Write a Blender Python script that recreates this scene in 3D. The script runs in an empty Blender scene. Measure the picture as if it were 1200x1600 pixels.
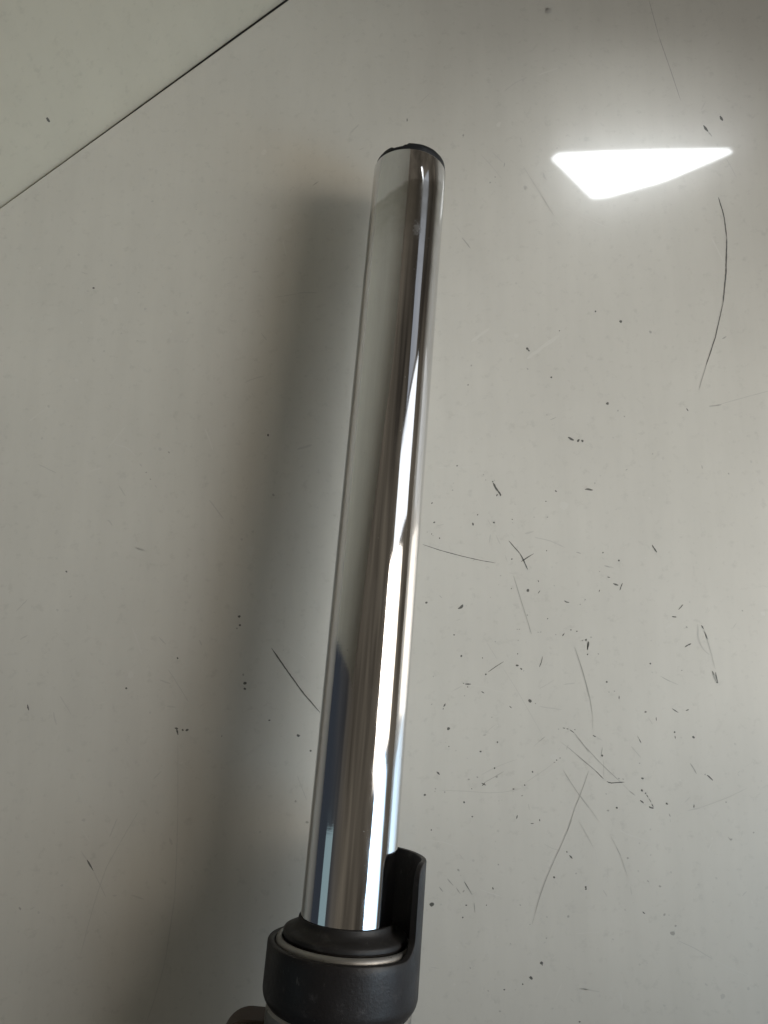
import bpy, bmesh, math, random
from mathutils import Vector, Matrix, noise
R = math.radians
scene = bpy.context.scene
COL = scene.collection
random.seed(7)

# ---------------------------------------------------------------- camera
FPX = 1202.0                       # focal length in photo pixels (1200 x 1600 frame)
PITCH = R(11.5)
CAM = Vector((0.0, 0.0, 0.4540))
cd = bpy.data.cameras.new("camera")
cd.sensor_fit = 'VERTICAL'
cd.sensor_height = 24.0
cd.lens = 24.0 * FPX / 1600.0
cd.clip_start = 0.01
cd.clip_end = 50.0
cam = bpy.data.objects.new("camera", cd)
cam.location = CAM
cam.rotation_euler = (PITCH, 0, 0)
COL.objects.link(cam)
scene.camera = cam
CX = Vector((1, 0, 0)); CY = Vector((0, math.cos(PITCH), math.sin(PITCH))); CZ = CX.cross(CY)
def camvec(px, py, d):
    """a point at depth d behind photo pixel (px, py)"""
    return CAM + CX*((px-600)/FPX*d) + CY*((800-py)/FPX*d) - CZ*d
def ray(px, py):
    return (camvec(px, py, 1.0) - CAM).normalized()
def on_top(px, py, z=0.0):
    r = ray(px, py)
    return CAM + r*((z-CAM.z)/r.z)

# ---------------------------------------------------------------- light
scene.view_settings.view_transform = 'Standard'
scene.view_settings.look = 'None'
scene.view_settings.exposure = 0.0
scene.view_settings.gamma = 1.0
w = bpy.data.worlds.new("World"); scene.world = w; w.use_nodes = True
nt = w.node_tree; nt.nodes.clear()
wo = nt.nodes.new('ShaderNodeOutputWorld'); wb = nt.nodes.new('ShaderNodeBackground')
tc = nt.nodes.new('ShaderNodeTexCoord'); wn = nt.nodes.new('ShaderNodeTexNoise')
wn.inputs['Scale'].default_value = 3.2; wn.inputs['Detail'].default_value = 5
wr = nt.nodes.new('ShaderNodeValToRGB')                    # a dim brown room
wr.color_ramp.elements[0].position = 0.3; wr.color_ramp.elements[0].color = (0.030, 0.0255, 0.0205, 1)
wr.color_ramp.elements[1].position = 0.7; wr.color_ramp.elements[1].color = (0.158, 0.136, 0.105, 1)
nt.links.new(tc.outputs['Generated'], wn.inputs['Vector'])
nt.links.new(wn.outputs['Fac'], wr.inputs['Fac'])
wd = nt.nodes.new('ShaderNodeVectorMath'); wd.operation = 'DOT_PRODUCT'
wd.inputs[1].default_value = (-0.8, -0.6, -0.2)
nt.links.new(tc.outputs['Generated'], wd.inputs[0])
wm = nt.nodes.new('ShaderNodeMapRange'); wm.interpolation_type = 'SMOOTHSTEP'
wm.inputs['From Min'].default_value = 0.1; wm.inputs['From Max'].default_value = 0.8
nt.links.new(wd.outputs['Value'], wm.inputs['Value'])
wx = nt.nodes.new('ShaderNodeMixRGB'); wx.inputs['Color2'].default_value = (0.036, 0.043, 0.054, 1)
nt.links.new(wm.outputs[0], wx.inputs['Fac'])
nt.links.new(wr.outputs['Color'], wx.inputs['Color1'])
nt.links.new(wx.outputs[0], wb.inputs['Color'])
wb.inputs['Strength'].default_value = 1.0
nt.links.new(wb.outputs[0], wo.inputs[0])

def area(name, loc, target, sx, sy, power, color, spread=180, up='Y'):
    ld = bpy.data.lights.new(name, 'AREA')
    ld.shape = 'RECTANGLE'; ld.size = sx; ld.size_y = sy
    ld.energy = power; ld.color = color; ld.spread = R(spread)
    o = bpy.data.objects.new(name, ld); o.location = loc
    o.rotation_euler = (Vector(target)-Vector(loc)).to_track_quat('-Z', up).to_euler()
    COL.objects.link(o)
    return o
# the daylight window to the right of the panel
def window(name, x, y0, y1, z0, z1, radiance, color):
    """an upright pane of daylight facing -x, given by its edges and its radiance"""
    return area(name, (x, (y0+y1)/2, (z0+z1)/2), (x-1, (y0+y1)/2, (z0+z1)/2), y1-y0, z1-z0,
                radiance*math.pi*(y1-y0)*(z1-z0), color)
# two lit panes, spread narrowed to shape a light pool on the worktop
POOL = on_top(1040, 850)
for yc, zc, hh, lum, colr in ((-0.33, 0.55, 0.72, 0.74, (0.67, 0.94, 1.19)), (0.05, 0.62, 0.88, 1.12, (1.07, 0.972, 0.85))):
    area("window_light", (0.95, yc, zc), (POOL.x, POOL.y + 0.25*yc, 0), 0.375, hh, lum*math.pi*0.375*hh, colr, 52)
window("window_light", 0.95, 0.25, 0.55, 0.24, 1.03, 1.6, (0.90, 0.95, 1.0))
window("curtain_light", 0.95, 0.58, 1.16, 0.40, 0.82, 0.36, (0.80, 0.88, 1.0))
window("far_window_light", -0.90, -0.70, -0.12, 0.36, 0.76, 0.34, (0.66, 0.95, 1.0))
bpy.data.objects["far_window_light"].rotation_euler[2] += math.pi

# the gap of open sky whose mirror image lies on the enamel, upper right
def sky_gap():
    poly = [(860, 248), (872, 238), (1000, 234), (1138, 231), (1146, 238), (1128, 247),
            (1060, 275), (1035, 285), (945, 310), (925, 311)]
    pts = []
    c = on_top(1000, 268); d = ray(1000, 268); d = Vector((d.x, d.y, -d.z))
    L = 0.25
    O = c + d*L
    q = (-d).to_track_quat('-Z', 'Y')
    m = q.to_matrix(); ux, uy, uz = m.col[0], m.col[1], m.col[2]
    for px, py in poly:
        p = on_top(px, py); r = ray(px, py); r = Vector((r.x, r.y, -r.z))
        t = (O-p).dot(d)/r.dot(d)
        h = p + r*t - O
        pts.append((h.dot(ux), h.dot(uy)))
    x0 = min(p[0] for p in pts); x1 = max(p[0] for p in pts)
    y0 = min(p[1] for p in pts); y1 = max(p[1] for p in pts)
    return O, q, pts, x0, x1, y0, y1
O, q, pts, x0, x1, y0, y1 = sky_gap()
ld = bpy.data.lights.new("sky_gap_light", 'AREA'); ld.shape = 'RECTANGLE'
ld.size = x1-x0; ld.size_y = y1-y0
so = bpy.data.objects.new("sky_gap_light", ld); COL.objects.link(so)
m3 = q.to_matrix()
so.location = O + m3.col[0]*((x0+x1)/2) + m3.col[1]*((y0+y1)/2)
so.rotation_euler = q.to_euler()
SKY_L = 1.55
ld.energy = SKY_L*math.pi*(x1-x0)*(y1-y0)
ld.color = (0.93, 0.97, 1.0)
ld.spread = R(52)
ld.use_nodes = True
ln = ld.node_tree; em = [n for n in ln.nodes if n.type == 'EMISSION'][0]
geo = ln.nodes.new('ShaderNodeNewGeometry'); sep = ln.nodes.new('ShaderNodeSeparateXYZ')
ln.links.new(geo.outputs['Parametric'], sep.inputs[0])
def mth(op, a, b=None):
    n = ln.nodes.new('ShaderNodeMath'); n.operation = op
    for i, v in enumerate((a, b)):
        if v is None: continue
        if isinstance(v, (int, float)): n.inputs[i].default_value = v
        else: ln.links.new(v, n.inputs[i])
    return n.outputs[0]
U, V = sep.outputs[0], sep.outputs[1]
SKYMASK = True
if SKYMASK:
    # convex outline of the gap: keep what is inside every edge
    cxm = sum(p[0] for p in pts)/len(pts); cym = sum(p[1] for p in pts)/len(pts)
    def uv(p): return ((p[0]-x0)/(x1-x0), (p[1]-y0)/(y1-y0))
    hull = sorted(set(pts))
    def cr(o, a, b): return (a[0]-o[0])*(b[1]-o[1])-(a[1]-o[1])*(b[0]-o[0])
    lo = []
    for p in hull:
        while len(lo) >= 2 and cr(lo[-2], lo[-1], p) <= 0: lo.pop()
        lo.append(p)
    hi = []
    for p in reversed(hull):
        while len(hi) >= 2 and cr(hi[-2], hi[-1], p) <= 0: hi.pop()
        hi.append(p)
    hull = [uv(p) for p in lo[:-1]+hi[:-1]]
    acc = None
    for i in range(len(hull)):
        a, b = hull[i], hull[(i+1) % len(hull)]
        nx, ny = -(b[1]-a[1]), (b[0]-a[0])
        l = math.hypot(nx, ny); nx /= l; ny /= l
        s = mth('ADD', mth('MULTIPLY', U, nx), mth('MULTIPLY', V, ny))
        g = mth('GREATER_THAN', s, nx*a[0]+ny*a[1])
        acc = g if acc is None else mth('MULTIPLY', acc, g)
    ln.links.new(acc, em.inputs['Strength'])

# ---------------------------------------------------------------- helpers
def link(name, bm, mat, parent=None, smooth=True, bevel=None):
    me = bpy.data.meshes.new(name)
    bmesh.ops.recalc_face_normals(bm, faces=bm.faces[:])
    bm.to_mesh(me); bm.free()
    if smooth:
        for p in me.polygons: p.use_smooth = True
    if mat: me.materials.append(mat)
    o = bpy.data.objects.new(name, me); COL.objects.link(o)
    if parent: o.parent = parent
    if smooth:
        try: me.set_sharp_from_angle(angle=R(38))
        except Exception: pass
    return o
def lathe(prof, n=96, closed=False, bm=None):
    """prof: (radius, s) pairs turned about local Z"""
    bm = bm or bmesh.new()
    rings = []
    for r, s in prof:
        rings.append([bm.verts.new((r*math.sin(2*math.pi*k/n), -r*math.cos(2*math.pi*k/n), s)) for k in range(n)])
    m = len(rings)
    for i in range(m if closed else m-1):
        a, b = rings[i], rings[(i+1) % m]
        for k in range(n):
            bm.faces.new((a[k], a[(k+1) % n], b[(k+1) % n], b[k]))
    if not closed:
        for rg in (rings[0], rings[-1]):
            bm.faces.new(rg)
    return bm
def material(name, color, rough=0.5, metal=0.0, coat=0.0, coat_rough=0.03, spec=0.5):
    m = bpy.data.materials.new(name); m.use_nodes = True
    b = m.node_tree.nodes['Principled BSDF']
    b.inputs['Base Color'].default_value = (*color, 1)
    b.inputs['Roughness'].default_value = rough
    b.inputs['Metallic'].default_value = metal
    b.inputs['Coat Weight'].default_value = coat
    b.inputs['Coat Roughness'].default_value = coat_rough
    b.inputs['Specular IOR Level'].default_value = spec
    return m, m.node_tree, b
def noise_node(nt, scale, detail=4, rough=0.55, vec=None, coord='Object', mapping=None):
    t = nt.nodes.new('ShaderNodeTexCoord'); n = nt.nodes.new('ShaderNodeTexNoise')
    n.inputs['Scale'].default_value = scale; n.inputs['Detail'].default_value = detail
    n.inputs['Roughness'].default_value = rough
    if mapping:
        mp = nt.nodes.new('ShaderNodeMapping'); mp.inputs['Scale'].default_value = mapping
        nt.links.new(t.outputs[coord], mp.inputs['Vector']); nt.links.new(mp.outputs[0], n.inputs['Vector'])
    else:
        nt.links.new(t.outputs[coord], n.inputs['Vector'])
    return n.outputs['Fac']
def ramp(nt, fac, stops):
    r = nt.nodes.new('ShaderNodeValToRGB')
    while len(r.color_ramp.elements) < len(stops): r.color_ramp.elements.new(0.5)
    for e, (p, c) in zip(r.color_ramp.elements, stops):
        e.position = p
        e.color = (*c, 1) if isinstance(c, tuple) else (c, c, c, 1)
    nt.links.new(fac, r.inputs['Fac'])
    return r.outputs['Color']
def bump(nt, b, h, strength, dist):
    n = nt.nodes.new('ShaderNodeBump'); n.inputs['Strength'].default_value = strength
    n.inputs['Distance'].default_value = dist
    nt.links.new(h, n.inputs['Height']); nt.links.new(n.outputs[0], b.inputs['Normal'])
    return n

# ---------------------------------------------------------------- materials
def enamel(name, coat=1.0, r0=0.26, r1=0.28, ENAMEL=(0.60, 0.58, 0.525)):
    m, nt, b = material(name, ENAMEL, 0.42, 0, coat, 0.022, 0.5)
    n1 = noise_node(nt, 9, 5, 0.6)
    c = ramp(nt, n1, [(0.3, tuple(x*0.95 for x in ENAMEL)), (0.7, tuple(x*1.03 for x in ENAMEL))])
    n5 = noise_node(nt, 1.0, 6, 0.62, mapping=(70, 9, 20))
    sx = nt.nodes.new('ShaderNodeMixRGB'); sx.blend_type = 'MULTIPLY'; sx.inputs['Fac'].default_value = 1
    nt.links.new(c, sx.inputs['Color1'])
    nt.links.new(ramp(nt, n5, [(0.30, 0.955), (0.62, 1.0)]), sx.inputs['Color2'])
    c = sx.outputs[0]
    n2 = noise_node(nt, 160, 5, 0.7)
    mx = nt.nodes.new('ShaderNodeMixRGB'); mx.blend_type = 'MULTIPLY'; mx.inputs['Fac'].default_value = 1
    nt.links.new(c, mx.inputs['Color1'])
    nt.links.new(ramp(nt, n2, [(0.30, 0.90), (0.44, 1.0)]), mx.inputs['Color2'])
    nt.links.new(mx.outputs[0], b.inputs['Base Color'])
    b.inputs['Roughness'].default_value = (r0+r1)/2
    b.inputs['Coat Roughness'].default_value = 0.052
    return m
M_enamel = enamel("enamel")
M_wall = enamel("wall_paint", 0.0, 0.5, 0.6, (0.53, 0.508, 0.42))
M_mark = []
for nm, c in (("bare_steel_chip", (0.10, 0.097, 0.087)), ("scratch_dark", (0.33, 0.32, 0.288)),
              ("scuff_grey", (0.45, 0.435, 0.395)), ("scuff_pale", (0.545, 0.528, 0.48))):
    M_mark.append(material(nm, c, 0.55, 0, 0.25, 0.2)[0])
M_gap, _, _ = material("dark_gap", (0.012, 0.011, 0.010), 0.9)

def chrome():
    m, nt, b = material("chrome", (0.68, 0.68, 0.69), 0.06, 1.0)
    n = noise_node(nt, 34, 6, 0.65)
    rr = ramp(nt, n, [(0.35, 0.045), (0.6, 0.07), (0.8, 0.13)])
    # a dark reflection painted into the chrome's colour near the upper end, with smudges
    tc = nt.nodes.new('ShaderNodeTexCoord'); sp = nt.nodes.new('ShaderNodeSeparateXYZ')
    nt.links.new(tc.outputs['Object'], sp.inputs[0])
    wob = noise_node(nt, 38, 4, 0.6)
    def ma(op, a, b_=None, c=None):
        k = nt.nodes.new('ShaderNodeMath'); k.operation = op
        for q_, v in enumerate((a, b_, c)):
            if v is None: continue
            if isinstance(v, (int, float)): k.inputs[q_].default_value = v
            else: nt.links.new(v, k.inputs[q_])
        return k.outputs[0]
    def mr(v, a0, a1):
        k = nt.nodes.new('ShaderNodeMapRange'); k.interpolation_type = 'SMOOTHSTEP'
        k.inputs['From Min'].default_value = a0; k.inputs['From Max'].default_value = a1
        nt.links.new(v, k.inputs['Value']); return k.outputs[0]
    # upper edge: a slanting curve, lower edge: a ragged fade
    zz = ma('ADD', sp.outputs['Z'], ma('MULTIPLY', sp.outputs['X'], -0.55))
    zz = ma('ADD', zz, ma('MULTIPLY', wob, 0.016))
    up_ = mr(zz, REFL_TOP+0.0014, REFL_TOP-0.0014)
    lo_ = mr(ma('ADD', sp.outputs['Z'], ma('MULTIPLY', wob, 0.06)), REFL_TOP-0.045, REFL_TOP+0.022)
    dark_refl = ma('MULTIPLY', up_, lo_)
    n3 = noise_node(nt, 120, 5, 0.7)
    refl_smear = ma('MULTIPLY', dark_refl, mr(n3, 0.2, 0.75))
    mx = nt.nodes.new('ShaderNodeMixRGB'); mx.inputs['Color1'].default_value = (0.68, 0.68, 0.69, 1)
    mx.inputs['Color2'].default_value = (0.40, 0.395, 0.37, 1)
    nt.links.new(ma('ADD', ma('MULTIPLY', dark_refl, 0.55), ma('MULTIPLY', refl_smear, 0.35)), mx.inputs['Fac'])
    dab = nt.nodes.new('ShaderNodeVectorMath'); dab.operation = 'DISTANCE'
    sc_ = nt.nodes.new('ShaderNodeMapping'); sc_.inputs['Scale'].default_value = (1, 1, 0.42)
    nt.links.new(tc.outputs['Object'], sc_.inputs['Vector']); nt.links.new(sc_.outputs[0], dab.inputs[0])
    dab.inputs[1].default_value = (0.0062, -0.0206, 0.355*0.42)
    n7 = noise_node(nt, 420, 4, 0.7)
    dabf = mr(ma('ADD', dab.outputs['Value'], ma('MULTIPLY', n7, 0.0062)), 0.0062, 0.0038)
    n8 = noise_node(nt, 520, 2, 0.5)
    spk = ma('MAXIMUM', ma('MULTIPLY', mr(n8, 0.755, 0.78), 0.8), ma('MULTIPLY', dabf, 0.5))
    m2 = nt.nodes.new('ShaderNodeMixRGB'); m2.inputs['Color2'].default_value = (0.28, 0.285, 0.28, 1)
    nt.links.new(spk, m2.inputs['Fac']); nt.links.new(mx.outputs[0], m2.inputs['Color1'])
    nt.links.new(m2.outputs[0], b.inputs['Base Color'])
    rr = ma('ADD', rr, ma('MULTIPLY', spk, 0.45))
    n9 = noise_node(nt, 1.0, 4, 0.65, mapping=(60, 60, 14))        # hand smears
    rr = ma('ADD', rr, ma('MULTIPLY', mr(n9, 0.52, 0.75), 0.10))
    nt.links.new(ma('ADD', rr, ma('MULTIPLY', refl_smear, 0.11)), b.inputs['Roughness'])
    # slight waviness plus ring-wise polishing marks, barely there
    n2 = noise_node(nt, 1.0, 3, 0.6, mapping=(6, 6, 1500))
    b1 = bump(nt, b, n2, 0.02, 0.0002)
    n4 = noise_node(nt, 1.0, 2, 0.5, mapping=(30, 30, 16))
    b2 = nt.nodes.new('ShaderNodeBump'); b2.inputs['Strength'].default_value = 1.0; b2.inputs['Distance'].default_value = 0.00022
    nt.links.new(n4, b2.inputs['Height']); nt.links.new(b2.outputs[0], b1.inputs['Normal'])
    return m
REFL_TOP = 0.392
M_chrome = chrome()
def steel():
    m, nt, b = material("cast_alloy", (0.31, 0.30, 0.285), 0.33, 1.0)
    n = noise_node(nt, 260, 4, 0.7)
    nt.links.new(ramp(nt, n, [(0.3, 0.44), (0.7, 0.58)]), b.inputs['Roughness'])
    n2 = noise_node(nt, 420, 2, 0.5)
    nt.links.new(ramp(nt, n2, [(0.26, (0.10, 0.09, 0.085)), (0.34, (0.31, 0.30, 0.285))]), b.inputs['Base Color'])
    return m
M_alloy = steel()
def plastic(name, c, r0, r1, scale):
    m, nt, b = material(name, c, r0, spec=0.36)
    n = noise_node(nt, scale, 5, 0.65)
    nt.links.new(ramp(nt, n, [(0.35, r0), (0.7, r1)]), b.inputs['Roughness'])
    n2 = noise_node(nt, 700, 3, 0.6)
    bump(nt, b, n2, 0.3, 0.0004)
    n3 = noise_node(nt, 120, 6, 0.75)
    col = ramp(nt, n3, [(0.57, c), (0.72, tuple(x*1.9+0.018 for x in c))])
    n4 = noise_node(nt, 1.0, 3, 0.6, mapping=(420, 60, 130))       # short pale scuffs
    n6 = noise_node(nt, 900, 2, 0.5)                               # dust
    for nn, th, f in ((n4, 0.70, 0.55), (n6, 0.735, 0.8)):
        mx = nt.nodes.new('ShaderNodeMixRGB'); mx.inputs['Color2'].default_value = (0.085, 0.08, 0.078, 1)
        k = nt.nodes.new('ShaderNodeMapRange'); k.inputs['From Min'].default_value = th; k.inputs['From Max'].default_value = th+0.05
        k.inputs['To Max'].default_value = f
        nt.links.new(nn, k.inputs['Value']); nt.links.new(k.outputs[0], mx.inputs['Fac']); nt.links.new(col, mx.inputs['Color1'])
        col = mx.outputs[0]
    nt.links.new(col, b.inputs['Base Color'])
    return m
M_guard = plastic("black_plastic", (0.0130, 0.0110, 0.0112), 0.42, 0.6, 60)
M_rubber = plastic("black_rubber", (0.016, 0.0145, 0.014), 0.48, 0.62, 90)
M_cap = plastic("cap_plastic", (0.010, 0.011, 0.013), 0.4, 0.55, 90)

# ---------------------------------------------------------------- worktop and the wall panel behind it
A0 = on_top(0, 325); A1 = on_top(450, 0)               # the seam
sd = (A1-A0).normalized(); sn = Vector((-sd.y, sd.x, 0))   # sn points away, to the upper left
S0 = A0 - sd*0.30; S1 = A0 + sd*((0.60-A0.x)/sd.x)
def slab(name, loop, z0, z1, mat, parent=None):
    bm = bmesh.new()
    lo = [bm.verts.new((p.x, p.y, z0)) for p in loop]; hi = [bm.verts.new((p.x, p.y, z1)) for p in loop]
    bm.faces.new(hi); bm.faces.new(lo[::-1])
    n = len(loop)
    for i in range(n): bm.faces.new((lo[i], lo[(i+1) % n], hi[(i+1) % n], hi[i]))
    bmesh.ops.bevel(bm, geom=[e for e in bm.edges if all(abs(v.co.z-z1) < 1e-6 for v in e.verts)],
                    offset=0.0006, segments=2, affect='EDGES')
    return link(name, bm, mat, parent)
top = slab("worktop", [S0 - sd*0.5, Vector((-0.55, -0.9, 0)), Vector((0.60, -0.9, 0)), S1],
           -0.025, 0.0, M_enamel)
top["kind"] = "structure"
top["label"] = "glossy off-white scratched metal worktop under the fork leg"

def wall_panel():
    bm = bmesh.new()
    a = S0 - sd*0.02 + sn*0.0001; b = A0 + sd*0.37 + sn*0.0030
    t = sn*0.02; H = 0.75; up = Vector((0, 0, 1))
    base = [a, b, b+t, a+t]
    lo = [bm.verts.new(p - up*0.03) for p in base]; hi = [bm.verts.new(p + up*H) for p in base]
    bm.faces.new(hi); bm.faces.new(lo[::-1])
    for i in range(4): bm.faces.new((lo[i], lo[(i+1) % 4], hi[(i+1) % 4], hi[i]))
    o = link("upright_panel", bm, M_wall, None, smooth=False)
    o["label"] = "off-white upright panel beyond the dark seam, upper left"
    o["category"] = "panel"
    return o, a, (b-a).cross(up).normalized()
wallp, wa, wnrm = wall_panel()

# black strip painted in as the joint's shade, thinning out to the left
bm = bmesh.new(); prev = None
for k in range(25):
    t = 0.36*k/24
    p = A0 + sd*t; gw = 0.0001 + (0.0030-0.0001)*(t+0.32)/0.69 + 0.0006
    wdt = 0.62*gw*min(1.0, 0.06 + t/0.2)*random.uniform(0.85, 1.0)
    q_ = [bm.verts.new((p - sn*0.0008 + Vector((0, 0, -0.0007)))), bm.verts.new((p + sn*wdt + Vector((0, 0, -0.0007))))]
    q_ += [bm.verts.new(v.co + Vector((0, 0, -0.003))) for v in q_]
    if prev:
        bm.faces.new((prev[0], q_[0], q_[1], prev[1])); bm.faces.new((prev[2], prev[3], q_[3], q_[2]))
    prev = q_
link("joint_shade", bm, M_gap, top, smooth=False)

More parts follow.
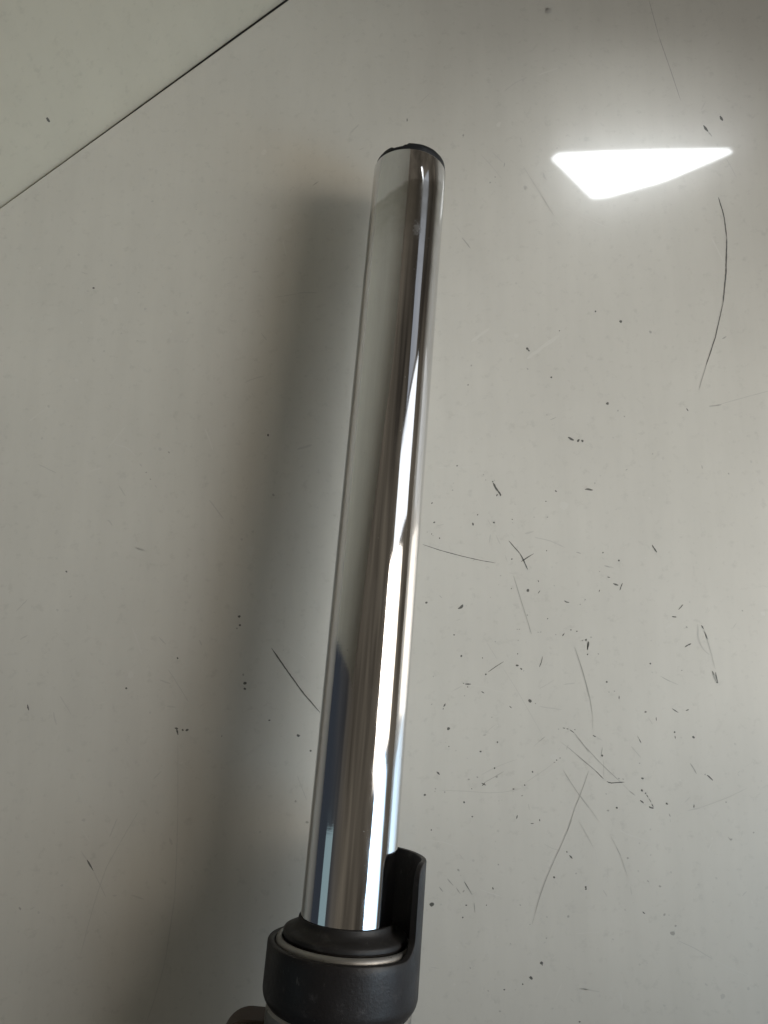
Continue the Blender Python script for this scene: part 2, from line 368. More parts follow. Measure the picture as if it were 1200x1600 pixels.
# ---------------------------------------------------------------- marks on the enamel
# (origin x, origin y, scale, dots, strokes): dots (x, y, radius, shade), strokes (points, width, shade)
D, M_, F, P = 0, 1, 2, 3
MARKS = [
(640, 600, 4.0,
 [(365,6,5,D),(858,193,4,M_),(297,511,5,D),(273,620,3,M_),(269,664,4,M_),(140,744,6,D),(154,864,6,D),(425,818,5,D),(396,876,8,D),
  (528,866,6,D),(641,846,5,D),(645,868,3,M_),(778,832,4,M_),(862,832,5,M_),(110,926,3,M_),(138,938,4,D),(146,948,3,M_),(187,964,4,D),
  (639,1094,5,D),(856,1042,4,D),(852,733,4,D),(914,669,7,D),(569,1198,4,M_),(557,1255,3,M_),(636,1279,4,D),(740,1290,9,D),(904,1260,3,M_),
  (505,1333,3,M_),(105,1367,8,D),(354,1386,3,M_),(735,1444,4,D),(278,1568,5,D),(863,1467,4,D),(673,1533,4,M_),(685,1533,4,M_),
  (803,1552,4,M_),(820,1550,4,M_),(913,1566,4,M_),(1008,1537,4,M_),(462,566,4,M_),(476,600,5,M_),(520,610,4,D),(530,602,3,M_),(660,752,4,F),
  (480,256,6,P),(350,130,6,P),(430,340,5,P),(960,760,30,P),(700,400,5,P)],
 [([(878,224),(916,208)],5,M_),([(990,332),(1010,342),(1026,352)],14,D),([(522,618),(535,645),(555,672),(568,688),(570,700)],13,D),
  ([(543,702),(550,688)],9,D),([(82,1003),(200,1042),(330,1077),(450,1104),(536,1118)],4.5,D),([(394,1106),(408,1096)],4,M_),
  ([(620,980),(655,1020),(692,1062)],6,D),([(688,1056),(715,1105),(738,1160)],7,D),([(697,1111),(735,1084),(776,1060)],6,D),
  ([(802,1226),(808,1238)],6,D),([(816,1290),(803,1310)],6,D),([(966,1354),(980,1364),(998,1366)],8,D),([(302,1404),(325,1400),(333,1378)],15,D),
  ([(186,1320),(202,1338)],4,M_),([(650,1200),(690,1330),(725,1440),(762,1560)],4.5,M_),([(487,845),(512,890)],5,F),([(505,940),(498,992)],10,F),
  ([(540,945),(567,1003)],6,F),([(780,958),(880,980),(970,1022)],8,F),([(720,935),(775,922)],12,F),([(168,524),(230,522)],6,P),
  ([(425,725),(450,775)],6,P),([(598,1070),(610,1112)],5,F),([(620,1180),(650,1185)],4,F),([(290,1480),(320,1468)],5,F),([(965,1560),(955,1575)],8,D),
  ([(160,890),(215,876)],5,F),([(330,522),(390,520)],7,P)]),
(900, 600, 4.0,
 [(195,122,9,D),(262,167,5,M_),(303,203,6,M_),(232,335,6,F),(14,354,10,D),(40,356,8,D),(478,437,5,M_),(118,620,5,M_),(152,573,5,F),
  (954,560,5,M_),(168,1054,5,D),(268,1103,6,D),(148,1172,4,M_),(1040,1417,6,M_),(57,1348,5,M_),(26,1378,4,M_),(692,1520,7,M_),(710,1363,6,F),
  (95,1583,4,M_),(64,1595,4,D),(1170,1435,14,P),(5,1545,5,D),(960,300,8,P),(1095,485,9,F),(460,715,8,P),(385,350,8,P)],
 [([(690,152),(702,170)],9,D),([(832,139),(870,136),(910,128)],9,M_),([(905,125),(1050,85),(1200,45)],7,F),([(780,0),(768,40)],6,F),
  ([(310,540),(323,530)],7,M_),([(786,508),(790,530)],9,M_),([(56,659),(80,657),(106,663)],12,D),([(476,1005),(490,1030)],8,D),([(486,1022),(505,1052)],13,D),
  ([(175,1134),(200,1142),(235,1150)],11,F),([(182,1136),(212,1145)],7,M_),([(195,1206),(213,1210)],7,D),([(232,1247),(265,1258)],12,D),
  ([(290,1244),(280,1268),(274,1290)],7,D),([(150,1285),(143,1300)],6,D),([(670,1378),(655,1395),(641,1411)],6,D),([(600,1453),(615,1456),(628,1457)],7,D),
  ([(783,1508),(797,1530)],10,D),([(560,1525),(610,1495)],16,P),([(1005,1490),(980,1528)],6,F),([(765,1500),(758,1560),(765,1600)],8,P),
  ([(0,1050),(32,1060)],7,M_),([(672,1528),(695,1520)],6,F),([(545,452),(543,475)],6,F),([(800,1540),(822,1600)],7,F)]),
(640, 980, 4.2857,
 [(297,50,4,D),(574,97,4,M_),(346,192,8,D),(488,206,4,D),(724,178,5,D),(727,88,4,M_),(720,256,11,D),(747,279,7,D),(764,292,4,M_),(510,316,6,D),
  (389,400,5,D),(159,330,4,M_),(368,460,5,M_),(148,516,5,M_),(260,679,10,D),(263,799,5,D),(551,603,4,M_),(475,832,6,D),(588,770,6,D),(387,878,4,F),
  (806,495,12,D),(843,510,5,M_),(569,944,5,D),(454,1005,6,M_),(823,968,6,D),(397,1020,7,M_),(416,1083,4,D),(696,1084,7,D),(770,1058,5,D),
  (753,1129,6,M_),(173,1082,5,M_),(170,1100,4,M_),(235,1105,5,M_),(102,1123,7,D),(366,1173,7,D),(420,1269,5,D),(145,1358,5,D),(598,1162,5,F),(618,1158,4,F),
  (1107,686,4,D),(997,683,4,M_),(1008,877,5,M_),(985,890,5,D),(970,905,6,M_),(584,1000,7,M_),(735,14,4,M_),(720,14,4,M_),(877,33,4,M_),
  (980,50,4,M_),(1080,18,5,D),(1120,27,5,M_),(1158,90,5,M_),(1182,88,6,M_),(1190,182,4,M_),(970,870,26,P),(590,660,5,P),(310,826,5,F)],
 [([(800,0),(816,46)],4,M_),([(512,92),(545,148),(590,220)],5,F),([(526,300),(580,262),(630,230)],5.5,D),([(610,250),(700,390),(790,545),(890,725)],3.5,F),
  ([(890,195),(884,235),(868,268)],5,D),([(372,381),(411,381)],12,D),([(356,374),(366,377)],7,D),([(480,430),(500,442)],10,D),([(240,511),(228,533)],11,D),
  ([(226,540),(224,553)],6,D),([(668,528),(684,542)],8,D),([(181,967),(201,988)],13,D),([(482,1044),(512,1058)],9,D),([(506,1040),(486,1062)],9,D),
  ([(505,1038),(570,1002),(630,966)],4.5,M_),([(480,990),(560,945),(650,908),(720,885)],4.5,F),([(200,1092),(380,1098),(530,1110),(640,1104),(765,1075)],5,F),
  ([(770,1045),(860,985),(920,945),(975,900)],4.5,F),([(830,800),(865,768)],4,F),([(862,770),(908,732)],5,M_),([(575,650),(490,725)],4,F),([(492,725),(514,719)],6,M_),
  ([(870,530),(940,542),(1020,552)],9,F),([(870,410),(930,380),(970,350)],6,F),([(1030,384),(1110,374)],7,F),([(290,425),(355,392)],5,F),
  ([(400,392),(520,398),(560,425),(660,440)],4,P),([(1025,674),(1042,677)],7,D),([(1050,679),(1066,682)],7,D),([(1072,686),(1100,706)],7,D),
  ([(1100,706),(1150,765),(1200,838)],5,M_),([(1008,766),(1060,805)],4,F),([(1055,800),(1120,855),(1200,924)],5.5,M_),([(1105,130),(1140,235),(1175,355),(1200,465)],5,M_),
  ([(1196,95),(1192,150)],9,D),([(1037,38),(1026,58)],6,D),([(1200,960),(1155,1090),(1100,1230),(1055,1371)],5,M_),([(1030,960),(1080,1040),(1140,1130),(1200,1210)],4.5,M_),
  ([(722,1258),(716,1284)],7,D),([(810,1314),(832,1315)],8,D),([(870,1284),(872,1300)],7,D),([(795,1185),(802,1225)],8,F),([(1062,788),(1050,820)],9,F),([(1010,940),(970,985)],7,P),
  ([(200,1170),(260,1100)],6,P),([(900,1000),(1010,930)],9,P)]),
(900, 950, 4.0,
 [(40,204,4,M_),(62,200,5,D),(93,183,4,M_),(72,290,5,D),(140,287,5,M_),(465,347,6,D),(476,402,5,F),(661,390,5,M_),(192,461,6,D),(206,525,5,M_),
  (240,520,5,M_),(435,650,6,D),(734,808,8,D),(617,776,6,D),(397,970,5,M_),(415,1065,8,D),(567,1223,8,D),(255,1248,7,D),(200,1266,7,M_),(189,1162,4,M_),
  (938,1214,6,M_),(268,1066,5,M_),(295,1069,5,M_),(807,1041,5,M_),(163,922,7,D),(656,810,5,F),(995,850,8,F),(412,1140,7,D),(435,1158,6,D),
  (650,1075,8,P),(380,185,6,P),(470,204,5,F),(800,765,5,P),(1170,40,12,P)],
 [([(80,210),(76,235),(70,262)],9,D),([(680,245),(700,230),(720,222)],9,D),([(525,424),(580,455),(640,480)],8,F),([(540,434),(590,460)],4,M_),
  ([(800,130),(825,215),(848,290),(870,380)],8,F),([(760,100),(765,190),(790,255),(835,293)],9,F),([(853,395),(868,430),(884,468)],16,M_),([(872,400),(878,440),(888,466)],7,D),
  ([(850,392),(862,420)],5,D),([(876,462),(888,470)],10,D),
  ([(0,270),(45,400),(85,550),(102,660)],5,M_),([(102,660),(104,760)],4,F),([(270,548),(269,570)],7,D),([(600,628),(640,654)],7,D),([(686,641),(706,634)],8,D),
  ([(501,682),(503,706)],6,D),([(455,690),(478,725)],5,F),([(105,795),(125,806)],9,D),([(125,806),(165,828)],6,F),([(384,798),(396,822)],6,M_),([(394,818),(408,845)],7,D),
  ([(345,865),(405,935)],7,F),([(165,870),(155,935)],5,M_),([(172,950),(174,1060)],4,F),([(0,802),(60,870),(130,945),(200,1015),(290,1098)],5,M_),
  ([(0,915),(60,965),(120,1015),(172,1068)],6.5,M_),([(120,1015),(172,1068)],4,D),([(192,1084),(220,1097),(260,1090),(302,1088)],7.5,D),([(290,1098),(330,1140)],4,F),([(330,1140),(370,1172)],6,M_),
  ([(400,1202),(424,1220)],12,D),([(440,1165),(452,1185)],6,D),([(456,1190),(470,1215)],6,D),([(473,1222),(484,1245)],7,D),([(456,1240),(470,1250),(486,1251)],11,D),([(618,798),(621,816)],7,D),
  ([(713,970),(735,1003),(754,1037)],7,M_),([(818,1044),(840,1062),(856,1078)],9,D),([(700,1266),(780,1248)],8,F),([(770,1250),(870,1215),(960,1180),(1070,1125)],6,F),
  ([(738,1228),(737,1250)],7,D),([(715,1180),(680,1215)],6,F),([(1010,1040),(1022,1048)],8,F),([(1010,1035),(1025,1018)],6,F),([(582,1285),(590,1305)],8,M_),([(588,1320),(592,1340)],5,F),
  ([(100,840),(95,900)],5,P),([(0,1140),(60,1215),(140,1330)],4.5,F),([(490,510),(560,530)],8,P),([(600,270),(600,330)],6,P),([(1030,390),(1030,430)],6,P),([(530,900),(525,960)],6,P)]),
(640, 1280, 4.2857,
 [(592,80,8,F),(575,150,5,F),(428,277,9,F),(326,340,10,M_),(594,304,5,M_),(968,389,7,D),(1053,219,5,D),(1115,364,6,M_),(1180,455,7,D),(1180,468,7,D),
  (149,572,15,D),(210,572,6,F),(361,482,8,M_),(380,576,6,D),(515,575,5,D),(741,575,6,M_),(356,658,6,D),(463,755,7,F),(1062,652,8,M_),(920,655,5,M_),(916,797,5,M_),
  (905,827,7,F),(677,835,5,M_),(885,962,11,D),(812,1062,12,D),(758,1105,6,D),(635,1142,6,D),(526,1150,6,M_),(709,1143,5,F),(572,1071,6,F),(406,995,6,M_),
  (605,1286,7,M_),(1139,1357,7,D),(806,705,4,M_),(957,1268,8,F),(590,785,8,P),(320,860,10,P),(300,1105,10,P)],
 [([(1088,0),(1040,120),(975,260),(910,410),(865,540),(835,650)],5.5,M_),([(835,650),(820,705)],5,F),([(1070,242),(1090,264)],15,D),([(366,418),(395,465),(418,505)],8,M_),
  ([(366,418),(400,474)],4,D),([(415,505),(432,498)],9,F),([(252,398),(292,445)],8,M_),([(198,453),(224,486)],10,M_),([(312,458),(340,500)],7,M_),([(556,455),(560,472)],10,D),
  ([(432,560),(438,625)],6,M_),([(900,165),(950,195),(1010,212)],5,F),([(80,140),(210,150),(330,185)],7,P),([(330,230),(365,275)],5,F),([(965,410),(995,440)],4,F),
  ([(140,990),(200,1000)],5,F),([(1020,1100),(970,1220)],7,P),([(1140,1135),(1200,1140)],9,F),([(1075,1200),(1100,1225)],6,F),([(886,972),(890,980)],9,D),([(470,470),(620,520)],8,P)]),
(900, 1280, 4.0,
 [(397,150,6,F),(324,243,7,M_),(389,324,6,F),(449,387,6,M_),(525,420,8,M_),(593,333,7,F),(553,596,7,M_),(582,600,5,F),(307,567,7,F),
  (603,715,14,M_),(622,667,7,M_),(397,907,8,F),(814,1034,9,F),(1078,1060,12,F),(918,1108,16,F),(552,1165,9,F),(970,127,8,M_),(1110,84,6,M_),(876,368,8,F),(765,410,6,F),
  (467,225,7,F),(465,65,7,F),(230,750,6,F),(850,120,8,P),(1100,520,10,P)],
 [([(220,110),(250,170),(278,225),(300,290),(322,358)],6,F),([(250,170),(280,228)],4,M_),([(15,10),(60,85),(110,180)],5.5,F),([(130,220),(145,300)],5,P),([(260,60),(320,95),(400,118),(470,150)],7,P),
  ([(168,440),(195,485)],7,F),([(340,420),(348,475)],6,F),([(640,760),(740,805),(860,878)],7,F),([(860,878),(960,930),(1080,978)],7,P),([(1040,478),(1066,452)],9,F),([(416,578),(432,592)],8,D),
  ([(20,1060),(70,1065)],10,F),([(70,1065),(150,1080)],7,F),([(275,1080),(290,1160)],12,P),([(850,150),(825,205)],9,P),([(0,715),(150,705)],6,P),([(950,110),(970,135)],6,M_),
  ([(615,698),(600,722)],8,M_)]),
(680, 150, 3.554,
 [(156,218,6,M_),(333,450,4,M_),(305,480,5,M_),(335,480,4,F),(511,1403,8,D),(520,1413,6,D),(514,1516,5,M_),(690,1304,4,D),(890,1197,5,D),(645,1562,5,D),(201,1497,5,M_),
  (449,1040,5,F),(676,290,5,F),(500,515,7,F),(350,160,10,P),(450,1330,12,P)],
 [([(252,325),(290,362),(375,465)],4.5,F),([(315,310),(380,372)],4.5,F),([(386,370),(381,394)],6,M_),([(486,385),(545,475),(600,560),(658,665)],4,P),([(540,470),(658,665)],2,F),
  ([(470,225),(482,262)],4,F),([(600,425),(602,450),(618,465)],8,F),([(150,788),(195,845)],6,M_),([(120,725),(145,760)],4,F),([(200,1365),(250,1325),(300,1290)],16,P),
  ([(510,1460),(600,1390),(690,1330)],18,P),([(156,210),(154,232)],5,M_),([(660,680),(720,740)],4,P)]),
(800, 0, 2.58,
 [(438,1296,6,D),(336,1255,4,D),(558,1339,6,M_),(158,1521,4,D),(55,755,8,F),(150,40,20,P)],
 [([(552,0),(590,140)],3.5,M_),([(588,135),(635,270),(680,405)],4,M_),([(832,795),(855,870),(866,960)],5,D),([(866,955),(863,1100),(850,1230)],6,D),
  ([(850,1225),(820,1360),(780,1480)],4.5,D),([(782,1475),(755,1565)],4,M_),([(838,468),(850,486)],14,D),([(772,505),(790,530)],11,D),([(788,528),(806,550)],6,M_),
  ([(865,640),(905,715)],4,F),([(780,410),(763,442)],5,F),([(848,1366),(864,1356)],7,M_),([(838,865),(845,882)],5,F),([(805,960),(850,1050)],6,P),
  ([(45,670),(95,750)],4,F),([(120,790),(170,870)],3.5,F),([(210,840),(300,880),(390,920)],3.5,P),([(125,695),(135,720)],6,F),([(35,555),(38,575)],4,F),([(40,325),(60,310)],5,F)]),
(0, 300, 2.4,
 [(351,360,4,D),(1005,912,5,D),(570,36,4,F),(295,235,5,F),(455,530,5,F),(436,410,14,P),(545,438,5,F),(520,377,4,F),(418,275,4,F),(515,558,4,F),(390,597,4,F),
  (703,453,5,F),(697,556,4,P),(182,803,5,F),(157,924,5,F),(633,976,4,M_),(548,1052,3,M_),(564,1077,4,M_),(906,1302,5,F),(948,1273,4,F),(287,706,8,P),(1025,1136,5,M_),
  (940,1345,14,P),(149,286,6,P),(120,485,4,P),(305,490,5,P),(640,522,5,P),(600,965,6,F),(330,372,5,F),(1080,130,16,P)],
 [([(404,1230),(414,1238),(421,1251)],6,M_),([(1115,380),(1145,376),(1190,378)],6,M_),([(980,530),(1000,555)],5,M_),([(785,1155),(810,1188),(838,1226)],6,M_),
  ([(524,1018),(532,1030)],6,M_),([(580,1098),(588,1110)],5,M_),([(145,1022),(210,1053)],5,F),([(445,1100),(470,1140)],5,F),([(405,960),(470,880)],5,P),([(430,945),(480,960),(510,990)],5,P),([(110,860),(180,805)],5,P),
  ([(918,715),(950,700),(990,690)],6,F),([(1115,965),(1170,948)],8,F),([(305,300),(330,308)],5,F),([(330,1050),(380,1035)],8,P),([(1030,395),(1115,382)],4,F),
  ([(945,300),(970,298)],5,F),([(505,1330),(545,1350)],6,P),([(770,890),(800,970)],5,P),([(1060,180),(1075,240)],5,P)]),
(0, 850, 2.4,
 [(249,103,4,D),(473,541,4,D),(666,428,4,D),(918,522,6,D),(918,543,4,D),(897,272,5,D),(900,305,4,D),(888,316,4,M_),(1010,661,4,D),(1119,719,6,D),(1165,775,4,D),
  (832,720,4,M_),(215,248,5,F),(685,697,4,D),(701,697,6,D),(563,632,4,F),(1108,965,4,M_),(1152,1044,6,M_),(975,1080,5,F),(75,1367,6,M_),(145,1382,5,F),(232,1280,5,F),
  (313,1035,8,F),(912,490,4,M_),(1010,310,14,P),(490,490,14,P),(680,820,5,P)],
 [([(103,602),(108,624)],7,D),([(200,630),(206,660),(212,678)],5,M_),([(625,608),(660,613)],6,M_),([(655,690),(668,692)],8,D),([(662,690),(668,716)],7,D),
  ([(1018,390),(1080,480),(1140,562),(1200,632)],5,D),([(630,470),(660,515)],4,F),([(655,508),(707,592)],5,M_),([(575,882),(605,852)],5,M_),
  ([(518,1005),(450,1120)],5,M_),([(452,1118),(400,1210),(365,1310),(330,1430),(303,1540)],4.5,M_),([(303,1152),(330,1190)],5,M_),([(326,1184),(350,1225)],6,D),
  ([(348,1222),(375,1280),(398,1325)],5,M_),([(440,1030),(410,1100)],6,F),([(635,1102),(645,1128)],12,M_),([(667,740),(667,1000)],4,F),([(667,1000),(662,1180),(655,1330)],4.5,M_),
  ([(655,1325),(640,1430),(620,1560)],5,M_),([(422,1319),(438,1318)],7,M_),([(490,1316),(540,1332)],6,F),([(113,1370),(130,1362)],6,M_),([(60,252),(103,208)],5,M_),([(75,358),(103,342)],5,F),
  ([(260,200),(270,195)],7,F),([(597,350),(622,376)],5,F),([(748,360),(757,380)],6,F),([(370,600),(402,590)],5,P),([(225,570),(268,640)],5,F),([(1115,870),(1150,960)],4,F),
  ([(500,10),(540,25)],5,P),([(600,510),(640,525)],6,F),([(495,310),(535,420)],6,P),([(1080,380),(1150,430)],5,P)]),
(0, 1200, 3.53, [(340,648,6,F),(912,635,5,F),(460,288,9,F)],
 [([(916,1030),(900,1110),(860,1250),(810,1400)],4.5,M_),([(565,790),(610,890)],4,P),([(455,340),(490,400)],5,P)]),
(600, 0, 4.0, [(870,505,6,F),(1020,70,26,P),(720,770,10,P)],
 [([(145,740),(144,760)],9,D),([(496,838),(495,856)],6,M_),([(215,650),(290,580)],6,F),([(752,570),(830,510),(880,490)],7,F),([(850,860),(860,890)],5,F),([(960,470),(1090,425)],7,P)]),
(200, 150, 3.158, [(120,520,6,F),(890,215,5,F),(85,1050,5,F),(295,1068,5,F),(670,280,14,P)],
 [([(912,442),(940,422)],5,M_),([(1095,185),(1140,140)],9,F),([(1138,268),(1165,255)],6,F),([(1080,305),(1092,298)],6,F)]),
]
ZM = 0.00006
def add_dot(bm, px, py, r, z):
    n = 7; a0 = random.uniform(0, 6.28); el = random.uniform(0.6, 1.0); ro = random.uniform(0, 3.14)
    vs = []
    for k in range(n):
        a = a0 + 2*math.pi*k/n; rr = r*random.uniform(0.72, 1.2)
        x, y = rr*math.cos(a), rr*el*math.sin(a)
        x, y = x*math.cos(ro)-y*math.sin(ro), x*math.sin(ro)+y*math.cos(ro)
        vs.append(bm.verts.new(on_top(px+x, py+y, z)))
    bm.faces.new(vs)
def add_stroke(bm, pts, wd, z):
    # resample, roughen the edges, taper both ends
    P2 = []
    for (xa, ya), (xb, yb) in zip(pts, pts[1:]):
        L = math.hypot(xb-xa, yb-ya); n = max(2, int(L/max(4.0, wd*1.2)))
        P2 += [(xa+(xb-xa)*k/n, ya+(yb-ya)*k/n) for k in range(n)]
    P2.append(pts[-1])
    for _ in range(2):
        P2 = [P2[0]] + [((a[0]+2*b[0]+c[0])/4, (a[1]+2*b[1]+c[1])/4) for a, b, c in zip(P2, P2[1:], P2[2:])] + [P2[-1]]
    n = len(P2); prev = None
    for i, (x, y) in enumerate(P2):
        xa, ya = P2[max(0, i-1)]; xb, yb = P2[min(n-1, i+1)]
        tx, ty = xb-xa, yb-ya; l = math.hypot(tx, ty) or 1; nx, ny = -ty/l, tx/l
        t = i/(n-1)
        e = min(1.0, 0.35 + 6*min(t, 1-t))
        wa, wb = (wd/2*e*random.uniform(0.65, 1.25) for _ in range(2))
        a = bm.verts.new(on_top(x+nx*wa, y+ny*wa, z)); b = bm.verts.new(on_top(x-nx*wb, y-ny*wb, z))
        if prev: bm.faces.new((prev[0], a, b, prev[1]))
        prev = (a, b)
SPECK = [bmesh.new() for _ in range(4)]
for ox, oy, sc, dots, strokes in MARKS:
    for x, y, r, s in dots:
        add_dot(SPECK[s], ox+x/sc, oy+y/sc, r/sc*1.15, ZM + 0.00001*(3-s))
    for p, wd, s in strokes:
        if ox == 0 and s == M_ : s = F
        q2 = [(ox+x/sc, oy+y/sc) for x, y in p]
        L = sum(math.hypot(b[0]-a[0], b[1]-a[1]) for a, b in zip(q2, q2[1:]))
        if L > 24 and s < 3:
            bm = bmesh.new(); add_stroke(bm, q2, wd/sc*(0.9 if s == 0 else 0.74), ZM + 0.00001*(3-s))
            link("scratch", bm, M_mark[s], top, smooth=False)
        else:
            add_stroke(SPECK[s], q2, wd/sc*1.0, ZM + 0.00001*(3-s))
# grime too fine to count
for _ in range(260):
    x, y = random.uniform(5, 1195), random.uniform(200, 1590)
    if x < 450 and y < 330 - x*0.72: continue
    dens = 0.9 if (x > 640 and y > 620) else 0.35
    if random.random() > dens: continue
    add_dot(SPECK[random.choice((2, 3, 3))], x, y, random.uniform(0.5, 1.2), ZM)
for nm, bm, mt in zip(("paint_chips", "scuff_specks", "grey_scuffs", "pale_scuffs"), SPECK, M_mark):
    o = link(nm, bm, mt, top, smooth=False); o["kind"] = "stuff"

# one speck on the upright panel
bm = bmesh.new()
r = ray(75, 187); hp = CAM + r*((wa-CAM).dot(wnrm)/r.dot(wnrm))
nn = wnrm if wnrm.dot(CAM-hp) > 0 else -wnrm
u = sd; v = Vector((0, 0, 1))
bm.faces.new([bm.verts.new(hp + nn*0.0001 + u*(0.0010*math.cos(a))*random.uniform(.6, 1) + v*(0.003*math.sin(a))*random.uniform(.6, 1)) for a in [k*math.pi/4 for k in range(8)]])
link("speck", bm, M_mark[0], wallp, smooth=False)

# ---------------------------------------------------------------- the fork leg
Ptop = camvec(642, 252, 0.4635); Pseal = camvec(541.6, 1434, 0.360)
LEN = (Ptop-Pseal).length - 0.0086
az = (Ptop-Pseal).normalized()
fr = (CAM-Pseal); fr = (fr - az*fr.dot(az)).normalized()      # towards the viewer
rx = (-fr).cross(az).normalized()
if rx.x < 0: rx = -rx
fork = bpy.data.objects.new("fork_leg", None); COL.objects.link(fork)
mat = Matrix((( rx.x, -fr.x, az.x, Pseal.x), (rx.y, -fr.y, az.y, Pseal.y), (rx.z, -fr.z, az.z, Pseal.z), (0, 0, 0, 1)))
fork.matrix_world = mat
fork.empty_display_size = 0.05
fork["label"] = "motorcycle front fork leg with chromed tube and black guard lying on white worktop"
fork["category"] = "fork leg"
RT = 0.0215
# chromed tube
prof = [(RT-0.0025, LEN-0.02), (RT-0.0025, LEN-0.001), (RT-0.0016, LEN), (RT-0.0006, LEN), (RT-0.0002, LEN-0.0003), (RT, LEN-0.0009)]
for k in range(1, 24): prof.append((RT, LEN-0.0009 - (LEN+0.02)*k/23))
prof += [(RT-0.0025, -0.0209)]
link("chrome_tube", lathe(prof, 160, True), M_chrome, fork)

# cap in the tube's end, standing a little proud and askew
def cap():
    bm = bmesh.new(); n = 120; rings = []
    for r, f in ((0.0188, -6), (0.0188, 0.0), (0.0206, 0.02), (0.02095, 0.35), (0.0207, 0.8), (0.0199, 1.0), (0.017, 1.02), (0.012, 0.9), (0.002, 0.85)):
        ring = []
        for k in range(n):
            th = 2*math.pi*k/n
            h = 0.0037 + 0.0014*math.cos(th-R(48)) + 0.0002*noise.noise(Vector((math.cos(th)*4, math.sin(th)*4, 0)))
            dth = (math.degrees(th)+180) % 360 - 180
            if -30 < dth < -14: h *= 0.62
            elif -14 <= dth < -8 or -36 < dth <= -30: h *= 0.82
            rr = r - 0.0002*(math.cos(th-R(60)) < -0.4)
            ring.append(bm.verts.new((rr*math.sin(th), -rr*math.cos(th), LEN + 0.00012 + h*f)))
        rings.append(ring)
    for a, b in zip(rings, rings[1:]):
        for k in range(n): bm.faces.new((a[k], a[(k+1) % n], b[(k+1) % n], b[k]))
    bm.faces.new(rings[-1]); bm.faces.new(rings[0])
    return bm
link("end_cap", cap(), M_cap, fork)

# dust seal: wiper lip, sloping face, rounded shoulder
prof = [(RT+0.0001, -0.012), (RT+0.0001, -0.0002), (RT+0.0004, 0.0003), (RT+0.0008, 0.0), (RT+0.0010, -0.0016), (RT+0.0018, -0.0030),
        (RT+0.0034, -0.0040), (RT+0.0052, -0.0046), (0.0276, -0.0049), (0.0285, -0.0053), (0.0289, -0.0060), (0.0288, -0.0076), (0.0281, -0.0080),
        (0.0279, -0.0087), (0.0279, -0.014)]
link("dust_seal", lathe(prof, 128, True), M_rubber, fork)

# alloy lower leg with its rolled rim
prof = [(0.0283, -0.030), (0.0283, -0.0112), (0.0286, -0.0095), (0.0294, -0.0085), (0.0304, -0.0083), (0.0313, -0.0089), (0.0318, -0.0100), (0.0319, -0.0345), (0.0320, -0.036),
        (0.0332, -0.0375), (0.0334, -0.06), (0.0332, -0.15), (0.031, -0.17), (0.029, -0.19), (0.029, -0.30), (0.027, -0.315), (0.010, -0.318)]
link("lower_leg", lathe(prof, 128, False), M_alloy, fork)

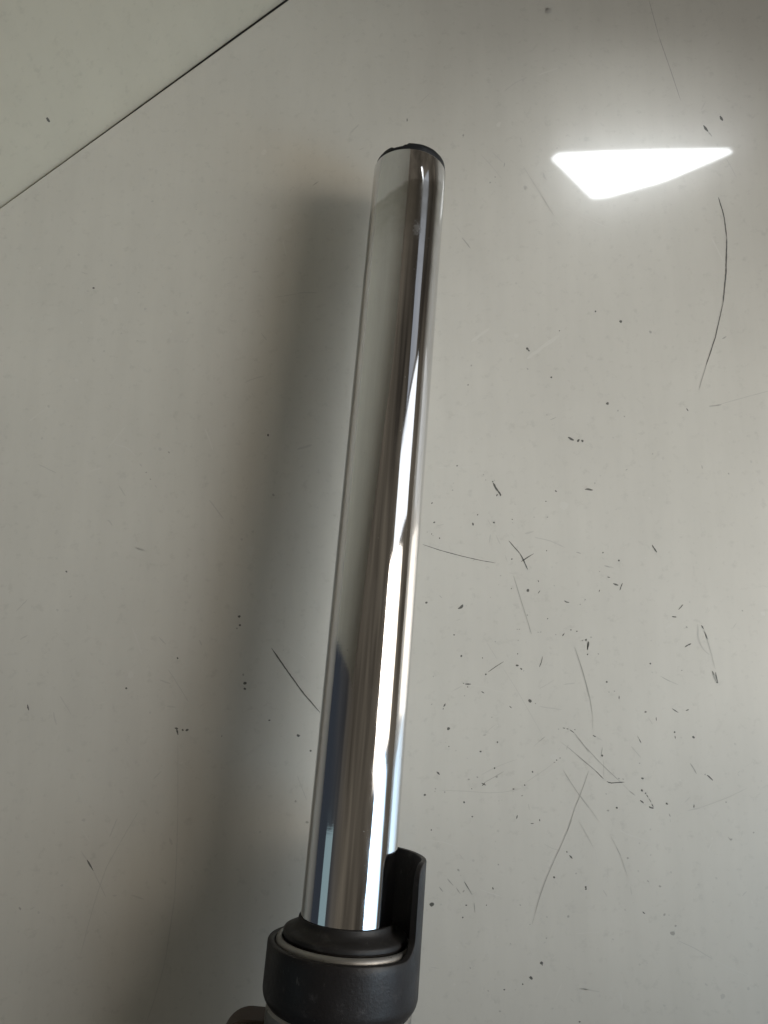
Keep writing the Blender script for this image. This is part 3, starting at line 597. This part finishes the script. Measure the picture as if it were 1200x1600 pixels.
# black guard: a band round the leg whose right side rises into a tall shield
def guard():
    Ro, Ri = 0.0356, 0.0323
    s_lip, s_top, s_bot = -0.0101, 0.0285, -0.0368
    th0, th1 = 62.0, 170.0
    deg = 180/math.pi/Ro                     # arc length -> degrees
    path = []
    fl, fc = 0.0085, 0.0065
    def corner(x0, direction, rising):
        out = []
        # lip -> fillet -> riser -> rounded corner -> top, for the rising edge
        for k in range(13):
            a = k/12*math.pi/2
            out.append((x0 + direction*(-fl + fl*math.sin(a))*deg, s_lip + fl - fl*math.cos(a)))
        for k in range(1, 6):
            out.append((x0 + direction*0.02*k, s_lip + fl + (s_top-fc-s_lip-fl)*k/6))
        for k in range(13):
            a = k/12*math.pi/2
            out.append((x0 + direction*(0.12 + (fc - fc*math.cos(a))*deg), s_top - fc + fc*math.sin(a)))
        return out
    L = corner(th0, 1, True); Rr = corner(th1, -1, False)[::-1]
    path += [(x, s_lip) for x in (-180+k*(L[0][0]+180)/70 for k in range(70))]
    path = [(x, s_lip) for x in (Rr[-1][0]-360 + k*(L[0][0]-Rr[-1][0]+360)/80 for k in range(1, 80))]
    path += L
    path += [(L[-1][0] + (Rr[0][0]-L[-1][0])*k/30, s_top) for k in range(1, 30)]
    path += Rr
    bm = bmesh.new(); cols = []
    for th, st in path:
        a = R(th); c = []
        # the shield's wall thins towards its top
        ri = Ri + 0.0006*max(0, (st-s_lip)/(s_top-s_lip))
        e = 0.0009
        sec = [(ri, s_bot+0.001), (ri, st-e-0.001), (ri+e*0.3, st-e*0.3), (ri+e, st), (Ro-e, st), (Ro-e*0.3, st-e*0.3), (Ro, st-e), (Ro, max(st-0.004, s_bot+0.009))]
        sec += [(Ro, s_bot+0.0075)]
        for k in range(1, 8):
            b = k/7*math.pi/2*0.92
            sec.append((Ro-0.006+0.006*math.cos(b), s_bot+0.0075-0.0075*math.sin(b)))
        sec += [(Ri, s_bot)]
        for r_, s_ in sec: c.append(bm.verts.new((r_*math.sin(a), -r_*math.cos(a), s_)))
        cols.append(c)
    n = len(cols); m = len(cols[0])
    for i in range(n):
        p, q_ = cols[i], cols[(i+1) % n]
        for j in range(m):
            bm.faces.new((p[j], q_[j], q_[(j+1) % m], p[(j+1) % m]))
    return bm
link("guard", guard(), M_guard, fork)

M_lug, _, _ = material('shaded_alloy', (0.10, 0.075, 0.062), 0.5, 0.6)  # alloy colour darkened to stand in for the shade on the lugs
# caliper lugs cast on the lower leg: the front one shows at the left edge of the guard
def lug(cx, cs, ro, ri, y0, y1, neck):
    bm = bmesh.new(); n = 40
    outer = []; inner = []
    for k in range(n):
        a = 2*math.pi*k/n
        x, s = ro*math.cos(a), ro*math.sin(a)
        if x > 0: x = x*0 + (neck if abs(s) < ro*0.999 else 0); 
        outer.append((cx + (ro*math.cos(a) if math.cos(a) < 0 else neck*math.cos(a)**0.2), cs + s))
        inner.append((cx + ri*math.cos(a), cs + ri*math.sin(a)))
    layers = []
    for lp in (outer, inner):
        layers.append([[bm.verts.new((x, y, s)) for x, s in lp] for y in (y0, y1)])
    (of, ob), (nf, nb) = layers
    for k in range(n):
        j = (k+1) % n
        bm.faces.new((of[k], of[j], ob[j], ob[k])); bm.faces.new((nf[k], nb[k], nb[j], nf[j]))
        bm.faces.new((of[k], nf[k], nf[j], of[j])); bm.faces.new((ob[k], ob[j], nb[j], nb[k]))
    bmesh.ops.bevel(bm, geom=[e for e in bm.edges if len({round(v.co.y, 5) for v in e.verts}) == 1 and abs(e.verts[0].co.y-y0) < 1e-6],
                    offset=0.0012, segments=2, affect='EDGES')
    return bm
link("caliper_lug", lug(-0.0400, -0.0560, 0.0125, 0.0085, -0.006, 0.012, 0.025), M_lug, fork)
link("caliper_lug", lug(-0.0400, -0.1500, 0.0125, 0.0085, -0.006, 0.012, 0.025), M_lug, fork)

plug = bmesh.new()  # dark plug added so the lug's hole looks shaded inside
lathe([(0.0001, 0.0), (0.0082, 0.0), (0.0084, 0.002), (0.0084, 0.008), (0.0001, 0.008)], 32, False, plug)
for v in plug.verts: v.co = Vector((-0.0400 + v.co.x, -0.0015 + v.co.z, -0.0560 + v.co.y))
link("hole_shade_plug", plug, M_rubber, fork)
